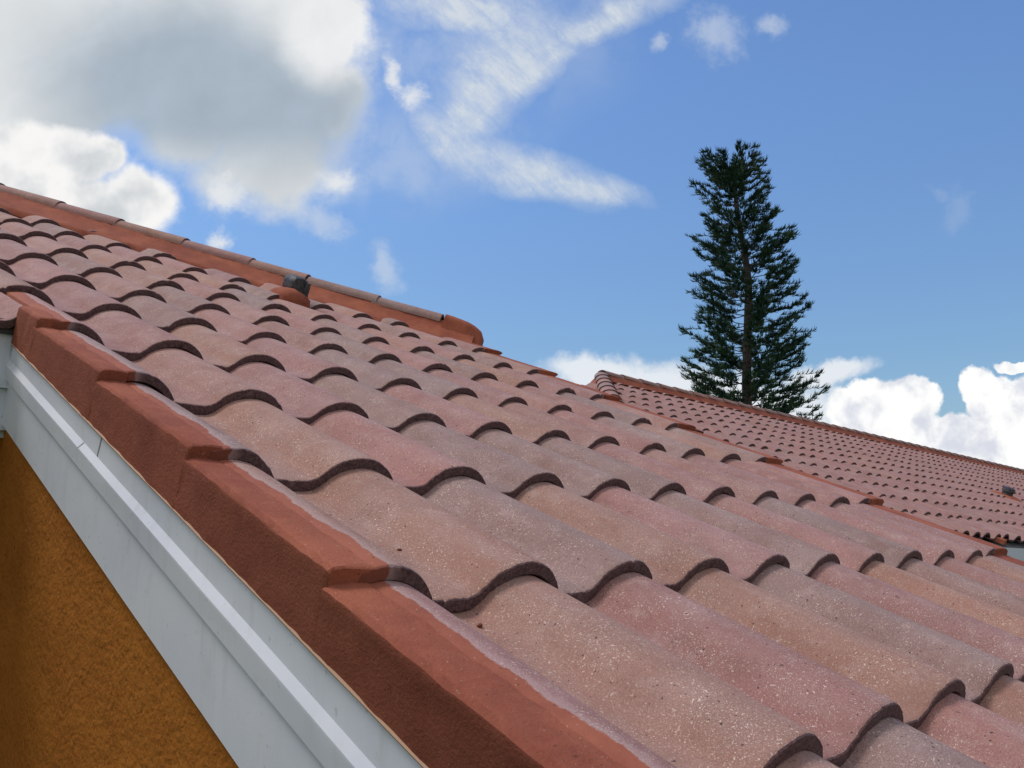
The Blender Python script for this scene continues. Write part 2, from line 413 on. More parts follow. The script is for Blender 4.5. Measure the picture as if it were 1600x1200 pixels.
def tile_object(name, geos, parent, material, origin, clip=None):
    V, F, L, Pn, Sd, T = [], [], [], [], [], []
    for (v, f, l, p, s, t) in geos:
        o = len(V); V += v; F += [tuple(a + o for a in q) for q in f]; L += l; Pn += p; Sd += [s] * len(v); T += [t] * len(v)
    origin = Vector(origin)
    me = bpy.data.meshes.new(name)
    me.from_pydata([tuple(Vector(v) - origin) for v in V], [], F); me.update()
    me.polygons.foreach_set('use_smooth', [True] * len(F))
    a = me.attributes.new('loc', 'FLOAT_VECTOR', 'POINT'); a.data.foreach_set('vector', np.array(L, np.float32).ravel())
    a = me.attributes.new('tint', 'FLOAT_COLOR', 'POINT'); a.data.foreach_set('color', np.c_[np.array(T, np.float32), np.ones(len(T), np.float32)].ravel())
    a = me.attributes.new('seed', 'FLOAT', 'POINT'); a.data.foreach_set('value', np.array(Sd, np.float32))
    a = me.attributes.new('paint', 'FLOAT', 'POINT'); a.data.foreach_set('value', np.array(Pn, np.float32))
    if clip:
        bm = bmesh.new(); bm.from_mesh(me)
        bmesh.ops.bisect_plane(bm, geom=bm.verts[:] + bm.edges[:] + bm.faces[:], plane_co=Vector(clip[0]) - origin, plane_no=clip[1], clear_outer=True)
        bm.to_mesh(me); bm.free()
    if len(me.vertices) == 0: return None
    me.set_sharp_from_angle(angle=math.radians(50))
    o = link(name, me, parent, material, origin); regloc(o, tuple(origin))
    return o

def box(verts8, name, parent, material):
    f = [(0, 1, 2, 3), (7, 6, 5, 4), (0, 4, 5, 1), (1, 5, 6, 2), (2, 6, 7, 3), (3, 7, 4, 0)]
    return mk(name, verts8, f, parent, material)

# ------------------------------------------------------------------ ground
me = bpy.data.meshes.new('ground'); me.from_pydata([(-1500, -1500, 0), (1500, -1500, 0), (1500, 1500, 0), (-1500, 1500, 0)], [], [(0, 1, 2, 3)])
g = bpy.data.objects.new('ground', me); COL.objects.link(g); me.materials.append(M_ground); g['kind'] = 'structure'

# ------------------------------------------------------------------ near house
hb = W(5, 4, 0); house = thing('house', 'nearest building, ochre stucco with white rake trim and close-up blended pink and tan roof tiles', 'house', (hb[0], hb[1], 0))
CH = 25.7; HS = 1 / ca                               # hip: v + u / cos(pitch) = CH
def hipv(u): return CH - u * HS
dz0 = -.30
# roof deck under the tiles
V0 = -4.6
EAVEL = 7.87
dk = [W(-.25, V0, dz0), W(10.55, V0, dz0), W(10.55, hipv(10.55), dz0), W(-6, hipv(-6), dz0), W(-6, EAVEL + .1, dz0), W(-.25, EAVEL + .1, dz0)]
dk2 = [W(-.25, V0, dz0 - .05), W(10.55, V0, dz0 - .05), W(10.55, hipv(10.55), dz0 - .05), W(-6, hipv(-6), dz0 - .05), W(-6, EAVEL + .1, dz0 - .05), W(-.25, EAVEL + .1, dz0 - .05)]
roof = mk('roof', dk + dk2, [(0, 1, 2, 3, 4, 5), (11, 10, 9, 8, 7, 6)] + [(k_, 6 + k_, 6 + (k_ + 1) % 6, (k_ + 1) % 6) for k_ in range(6)], house, M_deck)

TAN = (.415, .236, .184); PINK = (.398, .212, .191); GREY = (.350, .232, .208); TP = (.412, .228, .190); MAUVE = (.376, .206, .190)
KEY = {'t': TAN, 'p': PINK, 'g': GREY, 'q': TP, 'm': MAUVE}
rows_known = {-1: 'ttgptgpmqpg', 0: 'mtptgptgptg', 1: 'ttgtpgpgpmp', 2: 'gtpgggpqmpp', 3: 'gqpgptqpgtg', 4: 'pptpggpqpgq', 5: 'tpgpqgpgtmp', 6: 'tpqgqpgqpgt', 7: 'ppgtpgqpgqp'}
DV = [.037, .006, -.006, -.015, -.019, -.012, -.018, -.017, -.006, .030, .017]
DU = [.032, .019, -.018, -.017, -.018, -.028, -.024, .005, .013, .037]
def tint_for(i, j):
    if j in rows_known and 0 <= i < len(rows_known[j]): c_ = KEY[rows_known[j][i]]
    else: c_ = rnd.choice([TAN, PINK, GREY, TP, MAUVE, PINK])
    k_ = rnd.uniform(.93, 1.07); w_ = rnd.uniform(-.012, .012)
    return (c_[0] * k_ + w_, c_[1] * k_, c_[2] * k_ - w_ * .5)
tiles = []
hip_no = np.array(W(1 / ca, 1, 0)) - np.array(W(0, 0, 0)); hip_no /= np.linalg.norm(hip_no)
hip_pt = W(0, CH - .25, 0)
for j in range(-2, 18):
    for i in range(-5, 11):
        if j <= 3 and i < 0: continue
        vb = j * R_
        if j == 4 and i < 0: vb = EAVEL
        if vb + i * HS > CH - .5: continue
        dv = (DV[j] if 0 <= j < len(DV) else 0) * R_ + rnd.uniform(-.012, .012)
        du = (DU[i] if 0 <= i < len(DU) else 0) + rnd.uniform(-.008, .008)
        if i == 10: du = 0; 
        dz = rnd.uniform(.0, .012) + (.010 if i == 0 and j <= 4 else 0)
        kw = dict(ulo=None, uhi=None, paint=None)
        length = R_ + .14
        if i == 0 and j <= 4: kw.update(ulo=-.17, paint='left'); du = 0
        if i == 10:
            kw.update(uhi=.16, paint='right')
            du = {-2: -.55, -1: -.50, 0: -.48, 1: -.32, 2: -.16}.get(j, 0)
        if j == 4 and i < 0: length = R_ * 5 + .14 - EAVEL
        near = j <= 7
        geo_ = tile_geo(i, j, du, dv, dz, length=length, nprof=44 if near else 26, nlen=14 if near else 8, seed=rnd.uniform(0, 50), tint=tint_for(i, j), vbase=vb, **kw)
        mid = np.array([i + du, vb + .9, 0.])
        q = RC @ (mid - CAM)
        px, py = FOC * q[0] / q[2] + 800, FOC * q[1] / q[2] + 600
        inside = q[2] > .5 and -150 < px < 1750 and py < 1500
        size = (1 / q[2] ** 2 if inside else 0)
        tiles.append((size, i, j, du, vb, geo_, vb + R_ + .14 + (i + .3) * HS > CH - .25))
tiles.append((0, 0, 4, 0, EAVEL, tile_geo(0, 4, 0, 0, 0, uhi=-.2, length=R_ * 5 + .14 - EAVEL, seed=3, tint=PINK, vbase=EAVEL), False))
tiles.sort(key=lambda t: -t[0])
rest = []
for n_, (size, i, j, du, vb, geo_, cl) in enumerate(tiles):
    if n_ < 100:
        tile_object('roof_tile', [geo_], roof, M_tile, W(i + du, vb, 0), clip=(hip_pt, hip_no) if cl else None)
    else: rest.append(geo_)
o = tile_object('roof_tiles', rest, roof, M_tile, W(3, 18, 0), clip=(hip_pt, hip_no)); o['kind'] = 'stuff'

def sweep(name, sections, parent, material, smooth=True, caps=True, rough=0.0, seed=0, sharp=40):
    """sections: list of equal-length closed loops of world points"""
    n_ = len(sections[0]); V = []; F = []
    for a, s_ in enumerate(sections):
        for p in s_:
            p = Vector(p)
            if rough: p = p + Vector([rough * mnoise.noise(p * 28 + Vector((seed, k_ * 9, 0))) + rough * .6 * mnoise.noise(p * 90 + Vector((k_ * 9, seed, 0))) for k_ in range(3)])
            V.append(p)
    for a in range(len(sections) - 1):
        for q in range(n_):
            F.append((a * n_ + q, a * n_ + (q + 1) % n_, (a + 1) * n_ + (q + 1) % n_, (a + 1) * n_ + q))
    if caps:
        F.append(tuple(range(n_))[::-1]); F.append(tuple((len(sections) - 1) * n_ + q for q in range(n_)))
    o = mk(name, V, F, parent, material, smooth)
    bm = bmesh.new(); bm.from_mesh(o.data); bmesh.ops.recalc_face_normals(bm, faces=bm.faces); bm.to_mesh(o.data); bm.free()
    if smooth: o.data.set_sharp_from_angle(angle=math.radians(sharp))
    return o

# ---- stepped mortar along the left rake (one bed per course)
def uo_left(v): return float(np.interp(v, [-4, 0, 1.8, 3.6, 9], [-.42, -.39, -.365, -.318, -.31]))
ZB = -.255
def side_z(v): return ZB - .003 * (7 - v)
def rake_block(j, v0, v1, side):
    secs = []
    n_ = 26
    vs = [v0, v0 + .012] + list(np.linspace(v0 + .06, v1, n_))
    for a, v in enumerate(vs):
        drop = -TH * (v - v0) / R_
        ubot = -.311 if side < 0 else 10.3
        e = .010 if a == 0 else 0
        if side < 0:
            uo = uo_left(v); ui = -.10
        else:
            uo = float(np.interp(v, [0, 1.8, 3.6, 5.4, 40], [10.0, 10.28, 10.46, 10.60, 10.65])); ui = 10.04 + {-2: -.55, -1: -.50, 0: -.48, 1: -.32, 2: -.16}.get(j, 0)
        zt = (.158 if side > 0 else .163) + drop
        s_ = -1 if side < 0 else 1
        top = []
        for t in np.linspace(0, 1, 10):                       # top, outer to inner
            u = uo + (ui - uo) * t
            zz = zt + .010 * math.sin(t * math.pi * .9) - (.018 * (1 - t / .12) ** 2 if t < .10 else 0)
            top.append((u - s_ * 0 + (-s_ * e if t == 0 else 0), v, zz - e))
        zl = side_z(v)
        sidepts = [(uo + (ubot - uo) * t ** .8 - s_ * e * .5, v, zt - .03 + (zl - zt + .03) * t) for t in np.linspace(0, 1, 9)]
        sidepts = [(u_ + s_ * .002, v_, z_) for u_, v_, z_ in sidepts]
        under = [(ui, v, zt - TH - .02 if a < 99 else zl), (ui, v, zl)]
        loop = top + [(ui, v, zl)] + sidepts[::-1]
        secs.append([W(*p) for p in loop])
    return secs
for j in range(-2, 5):
    v0 = j * R_ + (DV[j] * R_ if 0 <= j < len(DV) else 0); v1 = (j + 1) * R_ + .03 if j < 4 else EAVEL + .03
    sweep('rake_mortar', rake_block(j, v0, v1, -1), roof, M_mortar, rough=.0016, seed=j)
for j in range(-2, 8):
    v0 = j * R_ + (DV[j] * R_ if 0 <= j < len(DV) else 0); v1 = min((j + 1) * R_ + .03, hipv(10.5) + .4)
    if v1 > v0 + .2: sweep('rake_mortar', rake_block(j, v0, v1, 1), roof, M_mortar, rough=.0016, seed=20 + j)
# dark nibs of bedding left outside the right rake
for j, (ua, ub, za, zb) in {4: (10.74, 10.97, .0, .075), 3: (10.66, 10.76, .01, .06)}.items():
    v = j * R_ + .02
    sec = [[W(x_, v + t, z_) for x_, z_ in ((ua, za - .2), (ub, za - .2), (ub, za + .02), (ub - .01, zb), (ua, zb + .01))] for t in (0, .02, .3, .5)]
    sweep('tile_offcut', sec, roof, M_deck if False else M_crumb, smooth=False, rough=.001, seed=j)

# ---- hip: mortar wall and caps
ax = np.array(W(-1, HS, 0)) - np.array(W(0, 0, 0)); ax = Vector(ax).normalized()
sd_ = ax.cross(Vector((0, 0, 1))).normalized(); up_ = sd_.cross(ax).normalized()
if sd_.dot(Vector(W(-1, -1, 0)) - Vector(W(0, 0, 0))) < 0: sd_ = -sd_          # towards the near slope
def H(u, z=.5): return Vector(W(u, hipv(u), z))
secs = []
us = np.linspace(10.85, -5, 150)
for a, u in enumerate(us):
    c0 = H(u)
    zt = -.165; 
    basez = float(np.interp(u, [-5, 3, 9, 11], [1.35, 1.15, .78, .72]))    # how far the skirt spreads on the tiles
    dropn = float(np.interp(u, [-5, 3, 9, 11], [.53, .50, .47, .47]))
    e = .0
    lp = []
    wtop = .275
    for t in np.linspace(0, 1, 8):
        lp.append(c0 + (sd_ * (wtop + (basez - wtop) * t ** 1.3) + up_ * (zt - (dropn + .06) * t)) * S)
    lp.append(c0 + (sd_ * (basez + .02) + up_ * (-.85)) * S)
    lp.append(c0 + (sd_ * (-.9) + up_ * (-.85)) * S)
    lp.append(c0 + (sd_ * (-.30) + up_ * (zt)) * S)
    secs.append(lp)
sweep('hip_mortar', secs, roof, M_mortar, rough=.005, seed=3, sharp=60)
CAPU = [float(x_) for x_ in [9.18, 7.97, 7.02, 5.87, 4.73, 3.69, 2.6, 1.5, .4, -.7, -1.8, -2.9, -4.0]]
def cap_geo(u, length, seed, tint, a=.335, hgt=.255, th=.055):
    c0 = H(u); n_ = 26; verts, loc, faces, pnt = [], [], [], []
    vs = [0, .015, .04] + list(np.linspace(.15, length, 9))
    for si in (0, 1):
        for k_, v in enumerate(vs):
            for t in np.linspace(0, math.pi, n_):
                aa, hh = (a, hgt) if si == 0 else (a - th, hgt - th)
                e = .008 if k_ == 0 and si == 0 else 0
                x_ = math.cos(t) * (aa - e); z_ = math.sin(t) ** .85 * (hh - e) - .225 - .04 * v / 1.6
                p = c0 + (sd_ * x_ + up_ * z_ + ax * v) * S
                verts.append(tuple(p)); loc.append((x_, v if not (k_ == 0 and si == 0) else -.01, float(si))); pnt.append(-1.)
    B = len(vs) * n_
    for k_ in range(len(vs) - 1):
        for q in range(n_ - 1):
            x_ = k_ * n_ + q; faces.append((x_, x_ + n_, x_ + n_ + 1, x_ + 1)); faces.append((B + x_, B + x_ + 1, B + x_ + n_ + 1, B + x_ + n_))
        x_ = k_ * n_; faces.append((x_, B + x_, B + x_ + n_, x_ + n_)); x_ += n_ - 1; faces.append((x_, x_ + n_, B + x_ + n_, B + x_))
    for q in range(n_ - 1): faces.append((q, q + 1, B + q + 1, B + q))
    return verts, faces, loc, pnt, seed, tint
for k_, u in enumerate(CAPU):
    t_ = rnd.choice([TAN, GREY, GREY, PINK, TP])
    tile_object('hip_cap', [cap_geo(u, 1.75, rnd.uniform(0, 50), t_)], roof, M_tile, H(u))
tile_object('hip_cap', [cap_geo(10.25, 1.7, 9, GREY)], roof, M_tile, H(10.25))
# rounded mortar stop that closes the hip at its lower end
secs = []
for t in np.linspace(0, 1, 12):
    d = t * 1.05; rr = math.sqrt(max(0, 1 - max(0, (t - .35) / .65) ** 3.2)) * .94 + .06
    c0 = H(10.30) - ax * (d * S) * .95
    lp = []
    for q in np.linspace(0, math.pi, 14):
        lp.append(c0 + (sd_ * math.cos(q) * .36 * (.7 + .3 * rr) + up_ * (math.sin(q) ** .8 * .205 * rr - .16 - .12 * t * t)) * S)
    lp.append(c0 + (sd_ * -.5 + up_ * -.85) * S); lp.append(c0 + (sd_ * .52 + up_ * -.85) * S)
    secs.append(lp)
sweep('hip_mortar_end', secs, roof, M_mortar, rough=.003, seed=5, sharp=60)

# far side of the hip: the slope that drops away
Ah = Vector(W(10.6, hipv(10.6), dz0)); Bh = Vector(W(-6, hipv(-6), dz0)); Ch = Vector((Ah.x, Bh.y, Ah.z))
mk('back_slope', [Ah, Bh, Ch, Ah - Vector((0, 0, .03)), Bh - Vector((0, 0, .03)), Ch - Vector((0, 0, .03))], [(0, 2, 1), (3, 4, 5), (0, 1, 4, 3), (1, 2, 5, 4), (2, 0, 3, 5)], roof, M_deck)

# ---- vent with its mortar bedding
vent_c = (6.22, 8.0 * R_ - .12)
secs = []
for t, wx, hz_ in ((0, .30, .10), (.05, .33, .24), (.30, .35, .30), (.6, .34, .30), (.8, .28, .24), (1.0, .12, .05)):
    v = vent_c[1] + t * .9 - .1; lp = []
    for q in np.linspace(0, math.pi, 9):
        lp.append(W(vent_c[0] + math.cos(q) * wx, v, .02 + hz_ * math.sin(q) ** .5))
    lp.append(W(vent_c[0] - wx, v, -.1)); lp.append(W(vent_c[0] + wx, v, -.1)); secs.append(lp)
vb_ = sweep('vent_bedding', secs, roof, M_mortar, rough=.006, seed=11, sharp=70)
secs = []
for t in np.linspace(0, 1, 9):
    v = vent_c[1] + .25 + t * .42; lp = []
    for q in np.linspace(0, 2 * math.pi, 20, endpoint=False):
        sq = 1 / max(abs(math.cos(q)), abs(math.sin(q))) ** .62
        rr = .185 * sq * (1 + .05 * math.cos(q * 9)) * (1 - .12 * (t == 0) - .08 * (t == 1))
        lp.append(W(vent_c[0] + .16 + math.cos(q) * rr, v, .40 + math.sin(q) * rr * 1.0))
    secs.append(lp)
sweep('vent_pipe', secs, roof, M_dark, rough=.002, seed=2)
secs = [[W(vent_c[0] + .16 + a_, vent_c[1] + .22 + b_, z_) for a_, b_ in ((.10, 0), (.22, 0), (.22, .12), (.10, .12))] for z_ in (.1, .3, .5)]
sweep('vent_leg', secs, roof, M_dark, smooth=False)

# ---- left rake trim: profile (u, z at v=3, slope of z with v)
prof = [(-.298, -.262), (-.300, -.452), (-.338, -.500), (-.338, -.512), (-.326, -.640), (-.300, -.648), (-.300, -1.105), (-.255, -1.11)]
def zz(z, v): return z + (v - 3) * .012 * (abs(z) / .6)
def trim(name, a, b_, v0, v1, thick=.10):
    secs = []
    for v in np.linspace(v0, v1, 24):
        lp = [W(u, v, zz(z, v)) for u, z in prof[a:b_ + 1]]
        lp += [W(-.20, v, zz(prof[b_][1], v)), W(-.20, v, zz(prof[a][1], v))]
        secs.append(lp)
    return sweep(name, secs, house, M_white, smooth=False, rough=.0004)
v1 = EAVEL - .02
trim('rake_fascia', 0, 1, V0, v1); trim('drip_moulding', 1, 5, V0, v1); trim('frieze_board', 5, 7, V0, v1)
sweep('caulk_bead', [[W(u, v, z + zz(0, v) + side_z(v) + .004) for u, z in ((-.312, .004), (-.322, -.004), (-.314, -.016), (-.28, -.015), (-.28, .004))] for v in np.linspace(V0, v1, 30)], house, M_caulk, smooth=False, rough=.0007)
# joint where two lengths of the fascia meet
sweep('board_joint', [[W(-.3015, v, zz(z, v)) for z in (-.265, -.45)] + [W(-.29, v, zz(z, v)) for z in (-.45, -.265)] for v in (5.08, 5.094)], house, M_seam, smooth=False)
sweep('board_joint', [[W(-.3025, v, zz(-.4525, v)), W(-.3395, v, zz(-.500, v)), W(-.33, v, zz(-.51, v)), W(-.29, v, zz(-.46, v))] for v in (5.40, 5.414)], house, M_seam, smooth=False)

# ---- walls
def Wd(u, v, z, down):                                  # a point dropped straight down by `down` metres
    p = W(u, v, z); return (p[0], p[1], p[2] - down)
ug = -.262
def toground(p, h=0.0): return (p[0], p[1], h)
A1 = W(ug, V0, -.9); A2 = W(ug, 9.4, -.9)
wallL = [A1, A2, toground(A2), toground(A1)]
xin = W(10.5, 0, 0)[0]
vv_ = wallL + [(xin, p[1], p[2]) for p in wallL]
mk('side_wall', vv_, [(0, 1, 2, 3), (7, 6, 5, 4), (0, 4, 5, 1), (1, 5, 6, 2), (3, 7, 4, 0), (2, 6, 7, 3)], house, M_wall)
# left wing: eave trim and wall that face down the slope
E0 = Vector(W(-.262, EAVEL + .02, -.30))
def eave_box(name, y0, y1, z0, z1, material, x0=-6.0, x1=-.262):
    xa = W(x0, 0, 0)[0]; xb = W(x1, 0, 0)[0]
    P_ = [(xa, E0.y + y0, E0.z + z0), (xb, E0.y + y0, E0.z + z0), (xb, E0.y + y1, E0.z + z0), (xa, E0.y + y1, E0.z + z0)]
    Q_ = [(p[0], p[1], E0.z + z1) for p in P_]
    return box(P_ + Q_, name, house, material)
eave_box('eave_fascia', .0, .02, -.052, .03, M_white)
eave_box('eave_moulding', -.008, .02, -.092, -.0525, M_white)
eave_box('eave_frieze', .004, .02, -.185, -.0925, M_white)
eave_box('soffit', .0205, .45, -.20, -.186, M_white)
eave_box('eave_wall', .36, .5, -2.9, -.2005, M_wall)
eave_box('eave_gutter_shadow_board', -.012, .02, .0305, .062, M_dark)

# ------------------------------------------------------------------ far wing
wv_ = np.radians([.79, .26, -3.77]); t_ = np.linalg.norm(wv_); kx = wv_ / t_
K_ = np.array([[0, -kx[2], kx[1]], [kx[2], 0, -kx[0]], [-kx[1], kx[0], 0]])
R2 = np.eye(3) + math.sin(t_) * K_ + (1 - math.cos(t_)) * K_ @ K_
T2 = np.array([31.99, 13.19, -2.12])
def W2(u, v, z): return W(*(R2 @ np.array([u, v, z], float) + T2))
p_ = W2(35, 6, 0); far = thing('house', 'long far wing with a wide tiled hip roof running away behind the near roof', 'house', (p_[0], p_[1], 0))
ROOTLOC[far.name] = (p_[0], p_[1], 0)
VR, VE, UR, UL = 8.45 * R_, -3.3 * R_, .3, 95
hl = (VR - VE) / HS
fd = [W2(UR - hl, VE, -.2), W2(UL, VE, -.2), W2(UL, VR, -.2), W2(UR, VR, -.2)]
B3 = Vector(W2(UR - hl, VE, -.2)); Rg = Vector(W2(UR, VR, -.2)); Rg2 = Vector(W2(UL, VR, -.2)); E2 = Vector(W2(UL, VE, -.2))
perp = Vector(W2(0, 1, 0)) - Vector(W2(0, 0, 0)); perp.z = 0; perp.normalize()
hw = (Rg - B3).dot(perp)
B4 = B3 + perp * 2 * hw; E4 = E2 + perp * 2 * hw; B4.z = B3.z; E4.z = E2.z
froof = mk('roof', [B3, E2, Rg2, Rg, B4, E4], [(0, 1, 2, 3), (0, 3, 4), (3, 2, 5, 4), (1, 5, 2), (0, 4, 5, 1)], far, M_deck)
fc = []
for j in range(-4, 9):
    vb = -3.3 * R_ if j == -4 else j * R_
    for i in range(-16, 95):
        if i < UR - (VR - vb) / HS + .2: continue
        if j == -4 : continue
        if j == -3: vb = -3.0 * R_
        f_ = R2 @ np.array([i, vb, 0.]) + T2; q = RC @ (f_ - CAM)
        px, py = FOC * q[0] / q[2] + 800, FOC * q[1] / q[2] + 600
        ph = {-3: .25, -2: -.57, -1: .91, 0: -.53, 1: -.06, 2: .77, 3: .39}.get(j, (j * .37) % 1) % 1.0
        ph = .1
        near_ = q[2] < 45
        lin = .43 * px + 400
        # is it in the open, right of the near roof's rake?
        vis = px < 1640 and py < 870 and px > 955 and py < 0.39 * (px - 785) + 553
        t0 = rnd.choice([PINK, PINK, TP, MAUVE, GREY, TAN]); km = rnd.uniform(.93, 1.05)
        mx = (.405, .228, .202)
        t0 = tuple((a_ * .45 + b_ * .55) * km for a_, b_ in zip(t0, mx))
        ln = R_ + .1 if j < 8 else max(.5, VR - vb)
        gq = tile_geo(i, j, ph + rnd.uniform(-.035, .035), rnd.uniform(-.05, .05), rnd.uniform(-.010, .010), length=ln, nprof=20 if near_ else 12, nlen=3, seed=rnd.uniform(0, 50), tint=t0, vbase=vb, frame=W2)
        fc.append(((1 / q[2] ** 2 if vis else 0), i, vb, gq))
fc.sort(key=lambda t: -t[0])
for s_, i, vb, gq in fc[:100]:
    tile_object('roof_tile', [gq], froof, M_tilef, W2(i, vb, 0))
hipn = Vector(W2(-HS, 1, 0)) - Vector(W2(0, 0, 0)); hipn.normalize()
o = tile_object('roof_tiles', [t[3] for t in fc[100:]], froof, M_tilef, W2(30, 6, 0), clip=(W2(UR, VR, 0), hipn)); o['kind'] = 'stuff'

def cap_line(P0_, P1_, n_, parent, start=0.0, a=.36, hgt=.27, name='ridge_cap', lift=.30, reverse=False):
    """barrel caps laid from P0 to P1, noses towards P0"""
    P0_, P1_ = Vector(P0_), Vector(P1_); A_ = (P1_ - P0_).normalized(); step = (P1_ - P0_).length / n_
    s2 = A_.cross(Vector((0, 0, 1))).normalized(); u2 = s2.cross(A_).normalized()
    for k_ in range(n_):
        c0 = P0_ + A_ * step * k_; verts, loc, faces, pnt = [], [], [], []
        vs = [0, .012, step * .5, step * 1.12]; m_ = 14
        for si in (0, 1):
            for z_, v in enumerate(vs):
                for t in np.linspace(0, math.pi, m_):
                    aa, hh = (a, hgt) if si == 0 else (a - .07, hgt - .07)
                    x_ = math.cos(t) * aa * (1 - .10 * v / step); y_ = math.sin(t) ** .85 * hh - .055 * v / step + lift
                    verts.append(tuple(c0 + (s2 * x_ + u2 * y_) * S + A_ * v)); loc.append((x_, v / S if not (z_ == 0 and si == 0) else -.01, float(si))); pnt.append(-1.)
        B = len(vs) * m_
        for z_ in range(len(vs) - 1):
            for q in range(m_ - 1):
                x_ = z_ * m_ + q; faces.append((x_, x_ + m_, x_ + m_ + 1, x_ + 1)); faces.append((B + x_, B + x_ + 1, B + x_ + m_ + 1, B + x_ + m_))
        for q in range(m_ - 1): faces.append((q, q + 1, B + q + 1, B + q))
        t0 = rnd.choice([TAN, GREY, TP, TAN, GREY])
        tile_object(name, [(verts, faces, loc, pnt, rnd.uniform(0, 50), t0)], parent, M_tilef, c0)
    # mortar under the caps
    secs = []
    for d in np.linspace(0, (P1_ - P0_).length, 60 if n_ > 20 else 14):
        c0 = P0_ + A_ * d
        secs.append([c0 + (s2 * x_ + u2 * y_) * S for x_, y_ in ((.60, -.12), (.30, lift - .02), (-.30, lift - .02), (-.60, -.12))])
    sweep(name.replace('cap', 'mortar'), secs, parent, M_mortar, rough=.004, seed=9)
cap_line(W2(UR, VR, 0), W2(UL, VR, 0), 60, froof)
hip_lo = W2(UR - hl, VE, 0)
cap_line(hip_lo, W2(UR, VR, .0), 16, froof, name='hip_cap', a=.42, hgt=.30, lift=.20)
# a run of mortar on the valley side near the eave
secs = [[W2(u + x_, v, z_) for x_, z_ in ((-.12, -.15), (-.1, .02), (.06, .04), (.1, -.15))] for u, v in ((.62, -4.65), (.75, -4.95), (.9, -5.35), (1.05, -5.75))]
sweep('valley_mortar', secs, froof, M_mortar, rough=.004, seed=4)
# far vent
p2 = (22.9, 2.0)
secs = [[W2(p2[0] + math.cos(q) * r_, p2[1] + math.sin(q) * r_ * 1.4, z_) for q in np.linspace(0, 2 * math.pi, 14, endpoint=False)] for z_, r_ in ((-.05, .8), (.10, .66), (.2, .45))]
sweep('vent_bedding', secs, froof, M_mortar, rough=.01, seed=8)
secs = [[W2(p2[0] + math.cos(q) * r_, p2[1] + math.sin(q) * r_, z_) for q in np.linspace(0, 2 * math.pi, 16, endpoint=False)] for z_, r_ in ((.10, .30), (.35, .30), (.40, .36), (.62, .34), (.68, .18))]
sweep('vent_pipe', secs, froof, M_dark, rough=.004, seed=8)
# far eave fascia and walls
ea = Vector(W2(-1.2, VE, -.16)); eb = Vector(W2(UL, VE, -.16)); dd = Vector((0, 0, 1))
def vbox(name, a, b_, top, bot, thick, mt_):
    n3 = perp * thick; P_ = [a + dd * top, b_ + dd * top, b_ + dd * top + n3, a + dd * top + n3]; Q_ = [a + dd * bot, b_ + dd * bot, b_ + dd * bot + n3, a + dd * bot + n3]
    return box(P_ + Q_, name, far, mt_)
vbox('eave_fascia', ea, eb, .0, -.20, .03, M_white)
vbox('eave_wall', ea + perp * .35 - dd * .2, eb + perp * .35 - dd * .2, 0, -(ea.z - .2), 2 * hw - .8, M_wall)

# ------------------------------------------------------------------ pine
DT = 35.0
pxm = DT / FOC
tr_px = [(1167, 950), (1167, 800), (1167, 650), (1167, 600), (1168, 540), (1169, 480), (1169, 440), (1163, 390), (1153, 335), (1147, 290), (1144, 274), (1143, 260)]
TP_ = [PX(x, y, DT) for x, y in tr_px]
TP_[0].z = 0
base = TP_[0].copy(); tree = thing('pine_tree', 'tall dark column-shaped pine rising behind the far roof ridge', 'tree', tuple(base))
def tube(path, radii, n_=10):
    V, F = [], []
    for a, (p, r_) in enumerate(zip(path, radii)):
        d = (path[min(a + 1, len(path) - 1)] - path[max(a - 1, 0)]).normalized()
        s1 = d.orthogonal().normalized(); s2 = d.cross(s1)
        for q in range(n_):
            an = 2 * math.pi * q / n_; V.append(p + (s1 * math.cos(an) + s2 * math.sin(an)) * r_)
    for a in range(len(path) - 1):
        for q in range(n_): F.append((a * n_ + q, a * n_ + (q + 1) % n_, (a + 1) * n_ + (q + 1) % n_, (a + 1) * n_ + q))
    return V, F
zt_ = [p.z for p in TP_]
def trunk_at(z):
    for a in range(len(TP_) - 1):
        if TP_[a].z <= z <= TP_[a + 1].z:
            t = (z - TP_[a].z) / (TP_[a + 1].z - TP_[a].z); return TP_[a].lerp(TP_[a + 1], t)
    return TP_[-1].copy()
zb_, ztop = 2.0, TP_[-1].z
TV, TF = tube([p + Vector((.03 * math.sin(a * 2.1), .03 * math.cos(a * 1.7), 0)) for a, p in enumerate(TP_)], [.26, .235, .205, .195, .175, .155, .14, .12, .10, .075, .05, .02])
LV, LF = [], []
def zpx(y): return PX(1160, y, DT).z
prof_y = [225, 250, 300, 350, 400, 450, 520, 570, 600, 640, 700, 800, 950]
prof_r = [24, 40, 55, 68, 80, 88, 94, 96, 108, 114, 116, 108, 90]
prz = [zpx(y) for y in prof_y][::-1]; prr = [r_ * pxm for r_ in prof_r][::-1]
tr = random.Random(21)
def needle(p, d, L, w):
    """one upswept rope of foliage: two crossed slim tapering blades"""
    s1 = d.cross(Vector((tr.uniform(-1, 1), tr.uniform(-1, 1), tr.uniform(-1, 1)))).normalized()
    b_ = len(LV); mid = p + d * L * .5 + Vector((0, 0, -.02)); tip = p + d * L + Vector((0, 0, .06 * L * 4))
    LV.extend([p - s1 * w * .4, p + s1 * w * .4, mid + s1 * w, tip, mid - s1 * w])
    LF.append((b_, b_ + 1, b_ + 2, b_ + 3, b_ + 4))
z = zb_ + 1.0
